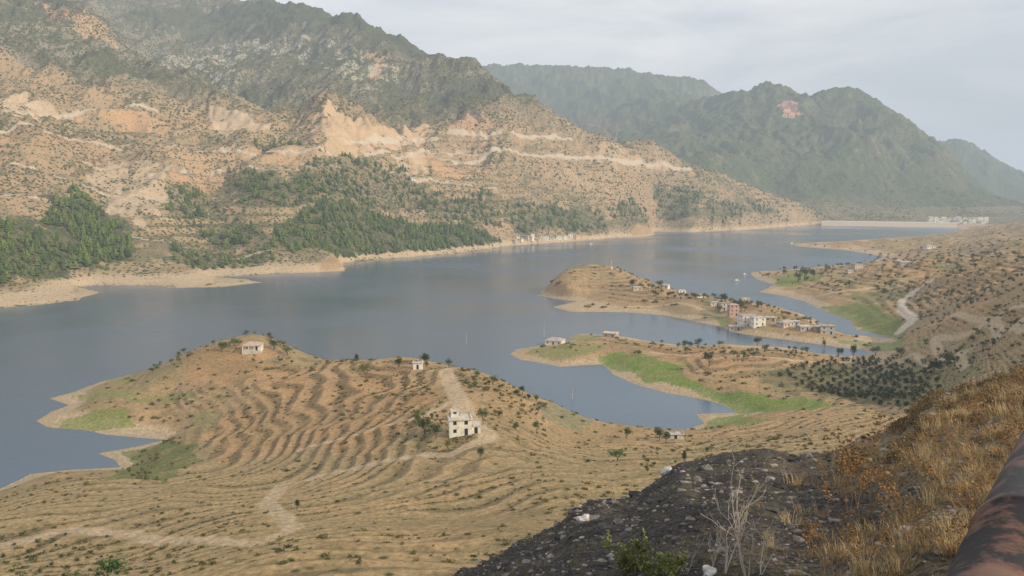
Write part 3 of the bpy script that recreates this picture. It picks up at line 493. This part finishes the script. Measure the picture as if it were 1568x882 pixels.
for i in range(130):
    u=1415+rng.random()*95; D=2330+rng.random()*330; a,c=ray(u,338); X0=D*a; z=float(ground(X0,D)[0]); w=rng.uniform(8,16);h=rng.choice([4,6,9,12]); c=rng.uniform(.5,.75)
    W,Gl=block(w,10,0,h,max(1,int(h/3))); T=lambda q:[(v+np.array([X0,D,max(z,1)]),f) for v,f in q]
    parts+=[(v,f,(c,c*.96,c*.9)) for v,f in T(W)]; gl_+=[(v,f,(.05,.05,.06)) for v,f in T(Gl)]
    v,f=box(-w/2-.3,w/2+.3,-5.3,5.3,h+.01,h+.4); parts.append((v+np.array([X0,D,max(z,1)]),f,(.5,.4,.33) if i%2 else (.6,.57,.52)))
e=bpy.data.objects.new("distant_town",None); sc.collection.objects.link(e)
V,Fc,cc=qjoin(parts); mkmesh("walls_and_roofs",V,Fc,PLA,cc,parent=e); V,Fc,cc=qjoin(gl_); mkmesh("windows",V,Fc,WIN,cc,parent=e)
# dam
p0=np.array(G(1258,345,0));p1=np.array(G(1464,348,0)); d=(p1-p0)/np.linalg.norm(p1-p0); nn=np.array([-d[1],d[0],0])
sec=[(-32,-3),(-9,8),(-5,12),(5,12),(5.5,12.9),(6,12.9),(6.3,12),(40,-3)]; V=[];Fc=[];cc=[]; Nn=30
for i in range(Nn+1):
    P=p0+(p1-p0)*i/Nn
    for o,z in sec: V.append(P+nn*o+np.array([0,0,z])); cc.append((.46,.38,.29) if z<12 else (.55,.5,.44))
k=len(sec)
for i in range(Nn):
    for j in range(k-1): Fc.append((i*k+j,(i+1)*k+j,(i+1)*k+j+1,i*k+j+1))
mkmesh("embankment_dam",V,Fc,PLA,np.array(cc))
def simple(name,parts,mat=PLA,loc=(0,0,0)):
    V,Fc,cc=join(parts); o=mkmesh(name,V,Fc,mat,cc); o.location=loc; return o
for u,v,hp in [(714,527,16),(833,516,20),(876,611,12)]:
    p=G(u,v,0); h=hp*p[1]/F; simple("marker_pole",[(*tube((0,0,-4),(0,0,h),.13,.10,6),(.55,.53,.5)),(*tube((0,0,h),(0,0,h+.5),.25,.25,6),(.6,.3,.2)),(*tube((0,0,h+.5),(0,0,h+.52),.25,.01,6),(.6,.3,.2))],loc=p)
p=hit(936,412,110); simple("radio_mast",[(*tube((0,0,-1),(0,0,8),.25,.12,6),(.65,.62,.58)),(*tube((0,0,-1),(0,0,2.2),1.4,1.3,6),(.6,.57,.5)),(*tube((0,0,2.2),(0,0,2.9),1.5,.1,6),(.5,.3,.25)),(*tube((-.9,0,6.5),(.9,0,6.5),.06,.06,4),(.5,.5,.5))],loc=p)
p=hit(629,272,110); simple("radio_mast",[(*tube((0,0,-1),(0,0,12),.35,.15,6),(.75,.73,.7)),(*tube((-1,0,10),(1,0,10),.15,.15,4),(.7,.7,.7)),(*tube((0,0,7),(0,0,9),.7,.7,6),(.7,.7,.7))],loc=p)
for u,v,s in [(1128,431,1.),(1140,421,.8),(905,375,1.3),(1212,374,1.2)]:
    p=G(u,v,0); ps=[]
    for o in (-1.6,1.6): ps.append((*tube((-4,o,.1),(4,o,.1),.4,.4,8),(.35,.35,.36)))
    v_,f_2=box(-3.8,3.8,-2,2,.52,.65); ps.append((v_,np.concatenate([f_2[:,:3],f_2[:,[0,2,3]]]),(.45,.4,.32)))
    v_,f_2=box(-1.5,1.5,-1.2,1.2,.652,2.6); ps.append((v_,np.concatenate([f_2[:,:3],f_2[:,[0,2,3]]]),(.6,.58,.52)))
    V,Fc,cc=join(ps); o=mkmesh("floating_platform",V*s,Fc,PLA,cc); o.location=p
# ---------------------------------------------------------------- foreground
m,nt,b=newmat("rusted_pipe"); geo=nd(nt,"ShaderNodeNewGeometry"); q=nd(nt,"ShaderNodeTexNoise"); q.inputs["Scale"].default_value=3.2; q.inputs["Detail"].default_value=8; q.inputs["Roughness"].default_value=.65; nt.links.new(geo.outputs["Position"],q.inputs["Vector"])
cr=nd(nt,"ShaderNodeValToRGB"); cr.color_ramp.elements[0].position=.47; cr.color_ramp.elements[0].color=(.018,.016,.017,1); cr.color_ramp.elements[1].position=.55; cr.color_ramp.elements[1].color=(.12,.062,.045,1); e_=cr.color_ramp.elements.new(.8); e_.color=(.2,.13,.09,1); nt.links.new(q.outputs[0],cr.inputs[0]); nt.links.new(cr.outputs[0],b.inputs["Base Color"]); b.inputs["Roughness"].default_value=.65; b.inputs["Specular IOR Level"].default_value=.4
bp=nd(nt,"ShaderNodeBump"); bp.inputs["Strength"].default_value=.5; bp.inputs["Distance"].default_value=.02; nt.links.new(q.outputs[0],bp.inputs["Height"]); nt.links.new(bp.outputs[0],b.inputs["Normal"])
V=[];Fc=[]; K=40; ts=[-5,-3,-1,.9,.905,.98,.985,3,5.9,5.905,5.98,5.985,8,11]; 
for i,t in enumerate(ts):
    c=np.array([2.78+.6*t,4.6+.8*t,97.70]); rr=.30+(.018 if i in (4,5,9,10) else 0)
    for j in range(K):
        a=2*pi*j/K; V.append(c+rr*(np.array([.8,-.6,0])*cos(a)+np.array([0,0,1])*sin(a)))
for i in range(len(ts)-1):
    for j in range(K): Fc.append((i*K+j,(i+1)*K+j,(i+1)*K+(j+1)%K,i*K+(j+1)%K))
mkmesh("steel_pipe",V,Fc,m,smooth=True)
def fgpts(n,u0,u1,D0,D1,f=None):
    D=D0*np.exp(rng.random(n)*math.log(D1/D0)); u=rng.uniform(u0,u1,n); X_=D*(u-784)/F; k=at(nb,X_,D)>.6
    if f is not None: k&=f(X_,D,u)
    return X_[k],D[k],u[k]
offpipe=lambda X_,Y_,u: (np.abs((X_-2.78)*.8-(Y_-4.6)*.6)>.42)
X_,Y_,u=fgpts(19000,560,1650,4,60,offpipe); n=len(X_); sz=.0095*np.exp(rng.normal(size=n)*.7)*np.clip(Y_/8,.8,3.); g=rng.random((n,1))**2.6
scatter("gravel_stones",[ico(1,.35,rng) for _ in range(7)],place(X_,Y_,0),np.stack([sz*rng.uniform(.8,1.5,n),sz,sz*.7],1),np.array([.055,.052,.05])*(1-g)+np.array([.32,.29,.26])*g,STONE)
for u,v,px,c in [(895,797,22,(.5,.5,.5)),(1085,878,34,(.5,.48,.45)),(1022,724,20,(.5,.5,.48)),(1180,735,12,(.3,.28,.26)),(1240,700,14,(.3,.28,.26)),(1430,640,16,(.42,.39,.36)),(1390,812,16,(.4,.38,.35)),(1425,812,14,(.45,.43,.4)),(980,800,12,(.22,.2,.19)),(1120,760,12,(.2,.19,.18)),(860,820,12,(.22,.21,.2))]:
    V,Fc=ico(3,.03,rng)
    for f_s,am in ((1.6,.28),(4,.1)): V=V*(1+am*np.sin(V@rng.normal(size=(3,1))*f_s+rng.random()*6)+am*.6*np.sin(V@rng.normal(size=(3,1))*f_s*1.7))
    V=np.round(V*3.2)/3.2*.35+V*.65
    p=hit(u,v); s=px*p[1]/F*.42; o=mkmesh("white_rock",V*s*np.array([1.3,1,.7]),Fc,STONE,np.full((len(V),3),1.)*np.array(c)); o.location=(p[0],p[1],p[2]+s*.2); o.rotation_euler=(0,0,rng.random()*6)
def grass_t(nb_,hh,spread,r,w=.006):
    V=[];Fc=[]
    for i in range(nb_):
        an=r.random()*6.28; b0=np.array([cos(an),sin(an),0])*spread*r.random()**.7; dr=np.array([cos(an+r.normal()*.6),sin(an+r.normal()*.6),0]); h=hh*(.4+.7*r.random()); ln=h*(.15+.6*r.random())
        p1=b0+dr*ln*.35+np.array([0,0,h*.6]); p2=b0+dr*ln+np.array([0,0,h*(.85+.2*r.random())]); sd_=np.array([-dr[1],dr[0],0])*w; k=len(V)
        V+=[b0-sd_,b0+sd_,p1-sd_*.8,p1+sd_*.8,p2]; Fc+=[(k,k+1,k+3),(k,k+3,k+2),(k+2,k+3,k+4)]
    return np.array(V),np.array(Fc)
GT=[grass_t(46,.34,.16,rng,.003) for _ in range(6)]
fr=lambda X_,Y_,u: offpipe(X_,Y_,u)&(rng.random(len(u))<.85*ss(1160,1480,u+120*fbm(X_,Y_,1.5,2,off=4)-(Y_-9)*5))&(fbm(X_,Y_,2.2,2,off=14)>-.3)
X_,Y_,u=fgpts(4600,1080,1750,4.6,60,fr); n=len(X_); s_=rng.uniform(.3,1.0,n)*np.clip(Y_/16,.8,1.3); g=rng.random((n,1))
scatter("dry_grass",GT,place(X_,Y_,.02),np.stack([s_*1.2,s_*1.2,s_],1),np.array([.46,.35,.19])*(1-g)+np.array([.24,.17,.09])*g)
X_,Y_,u=fgpts(350,700,1250,7,30,offpipe); n=len(X_); s_=rng.uniform(.2,.5,n); g=rng.random((n,1))
scatter("sparse_dry_grass",GT,place(X_,Y_,.02),np.stack([s_,s_,s_],1),np.array([.28,.22,.12])*(1-g)+np.array([.12,.12,.05])*g)
def branchy(r,h,r0,lev,spread,up=.5):
    parts=[];T=[]
    def rec(p,d,L,rad,l):
        seg=3; q0=p
        for s in range(seg):
            d=d+r.normal(size=3)*.16; d[2]+=.05*up; d/=np.linalg.norm(d); q1=q0+d*L/seg; parts.append((q0,q1,rad*(1-s*.22),rad*(1-(s+1)*.22)))
            if l>0 and r.random()<.9:
                nd_=d+r.normal(size=3)*spread; nd_[2]=abs(nd_[2])*up+.2; nd_/=np.linalg.norm(nd_); rec(q1,nd_,L*(.45+.25*r.random()),rad*.55,l-1)
            q0=q1
        T.append(q0)
    for i in range(3):
        d=np.array([r.normal()*.25,r.normal()*.25,1.]); rec(np.zeros(3),d/np.linalg.norm(d),h*(.6+.4*r.random()),r0,lev)
    return parts,T
def plant(name,u,v,hh,r0,c,lev=3,spread=.6,tip=None,tips=0.02,leaf=None,seed=0,up=.8):
    r=np.random.default_rng(seed); br,T=branchy(r,hh,r0,lev,spread,up=up); ps=[(*tube(a,b,max(x,r0*.22),max(y_,r0*.2),4),c) for a,b,x,y_ in br]
    if tip is not None:
        for t in T:
            V,Fc=ico(1,.5,r); ps.append((V*tips*(.5+r.random())+t,Fc,np.array(tip)*(.7+.6*r.random())))
    if leaf is not None:
        for a,b,_,_ in br[2:]:
            for _ in range(3):
                q=a+(b-a)*r.random(); x1=r.normal(size=3); x1/=np.linalg.norm(x1); x2=np.cross(x1,r.normal(size=3)); x2/=np.linalg.norm(x2); s=tips*(.6+.8*r.random())
                ps.append((np.array([q,q+x1*s+x2*s*.4,q+x1*s*2,q+x1*s-x2*s*.4]),np.array([(0,1,2),(0,2,3)]),np.array(leaf)*(.6+.8*r.random())))
    p=hit(u,v); V,Fc,cc=join(ps); o=mkmesh(name,V,Fc,FOL,cc); o.location=(p[0],p[1],p[2]-.03); return o
br_=(.24,.145,.07)
for i,(u,v,hp) in enumerate([(1312,778,125),(1290,770,90),(1335,790,100),(1360,800,85),(1400,850,90),(1445,850,90),(1380,740,60),(1420,760,80),(1480,800,90),(1500,740,70),(1455,700,60),(1530,700,70),(1560,640,60),(1500,650,55),(1240,860,80),(1290,870,85),(1345,875,85),(1430,690,40),(1480,640,40),(1540,600,45),(1325,760,90),(1300,790,100),(1550,680,60)]):
    p=hit(u,v); h=hp*p[1]/F*.8; plant("dry_thistle",u,v,h,h*.009,br_ if i%3 else (.30,.19,.09),3,.65,tip=(.29,.17,.075),tips=h*.022,seed=100+i)
for i,(u,v,hp) in enumerate([(1145,890,165),(1110,880,110),(1165,880,120),(1090,870,70),(1050,880,60)]):
    p=hit(u,v); h=hp*p[1]/F*.7; plant("bare_branch_bush",u,v,h,h*.012,(.42,.37,.31),3,.45,seed=200+i,up=1.2)
for i,(u,v,hp) in enumerate([(975,880,70),(1000,885,60),(955,885,50),(1030,890,45)]):
    p=hit(u,v); plant("green_shrub",u,v,hp*p[1]/F*.7,.005,(.12,.10,.05),3,.7,leaf=(.17,.19,.065),tips=.02,seed=300+i)
X_,Y_,u=fgpts(420,1380,1720,18,75,lambda a,b,c:offpipe(a,b,c)); n=len(X_); s_=rng.uniform(.10,.30,n)*np.clip(Y_/25,.8,1.6); g=rng.random((n,1))
scatter("bank_brush",[leafcloud(220,.10,rng) for _ in range(5)],place(X_,Y_,-.05),np.stack([s_,s_,s_],1),np.array([.10,.075,.05])*(1-g)+np.array([.22,.15,.07])*g)
# ---------------------------------------------------------------- world + haze
w_=bpy.data.worlds.new("World"); sc.world=w_; w_.use_nodes=True; nt=w_.node_tree; bg=nt.nodes["Background"]
SD=np.array([.80,-.44,.47]); SD/=np.linalg.norm(SD); EL=math.asin(SD[2]); AZ=math.atan2(SD[0],SD[1])
sky=nd(nt,"ShaderNodeTexSky",sky_type='NISHITA'); sky.sun_disc=False; sky.sun_elevation=EL; sky.sun_rotation=AZ; sky.dust_density=3; sky.altitude=200
tc=nd(nt,"ShaderNodeTexCoord"); mp=nd(nt,"ShaderNodeMapping"); mp.inputs["Scale"].default_value=(1.2,1.2,5); nt.links.new(tc.outputs["Generated"],mp.inputs[0])
cn=nd(nt,"ShaderNodeTexNoise"); cn.inputs["Scale"].default_value=2.2; cn.inputs["Detail"].default_value=7; cn.inputs["Roughness"].default_value=.55; cn.inputs["Distortion"].default_value=.4; nt.links.new(mp.outputs[0],cn.inputs["Vector"])
cr=nd(nt,"ShaderNodeMapRange"); cr.inputs[1].default_value=.38; cr.inputs[2].default_value=.68; cr.inputs[3].default_value=.5; cr.inputs[4].default_value=1.0; nt.links.new(cn.outputs[0],cr.inputs[0])
mx=nd(nt,"ShaderNodeMix",data_type='RGBA'); nt.links.new(cr.outputs[0],mx.inputs[0]); nt.links.new(sky.outputs[0],mx.inputs[6]); mx.inputs[7].default_value=(10.6,10.3,10.0,1)
nt.links.new(mx.outputs[2],bg.inputs[0]); bg.inputs[1].default_value=.12
sl=bpy.data.lights.new("sun",'SUN'); sl.energy=5.0; sl.angle=radians(.5); sl.color=(1,.84,.60); so=bpy.data.objects.new("sun",sl); sc.collection.objects.link(so)
so.rotation_euler=Vector(SD).to_track_quat('Z','Y').to_euler()
hm=bpy.data.materials.new("emissive_haze"); hm.use_nodes=True; nt=hm.node_tree; nt.nodes.clear(); out=nd(nt,"ShaderNodeOutputMaterial"); SIG=1/8000.
va=nd(nt,"ShaderNodeVolumeAbsorption"); va.inputs["Color"].default_value=(0,0,0,1); va.inputs["Density"].default_value=SIG
ve=nd(nt,"ShaderNodeEmission"); ve.inputs["Color"].default_value=(.50,.56,.63,1); ve.inputs["Strength"].default_value=SIG  # air volume glows by itself, standing in for daylight scattered in it
ad=nd(nt,"ShaderNodeAddShader"); nt.links.new(va.outputs[0],ad.inputs[0]); nt.links.new(ve.outputs[0],ad.inputs[1]); nt.links.new(ad.outputs[0],out.inputs["Volume"])
B=[(-14000,-3000,-60),(14000,-3000,-60),(14000,17000,-60),(-14000,17000,-60)]; B=B+[(a,b,1300) for a,b,_ in B]
mkmesh("emissive_haze_air",B,[(0,3,2,1),(4,5,6,7),(0,1,5,4),(1,2,6,5),(2,3,7,6),(3,0,4,7)],hm)
sc.view_settings.view_transform='Standard'; sc.view_settings.look='None'; sc.view_settings.exposure=0
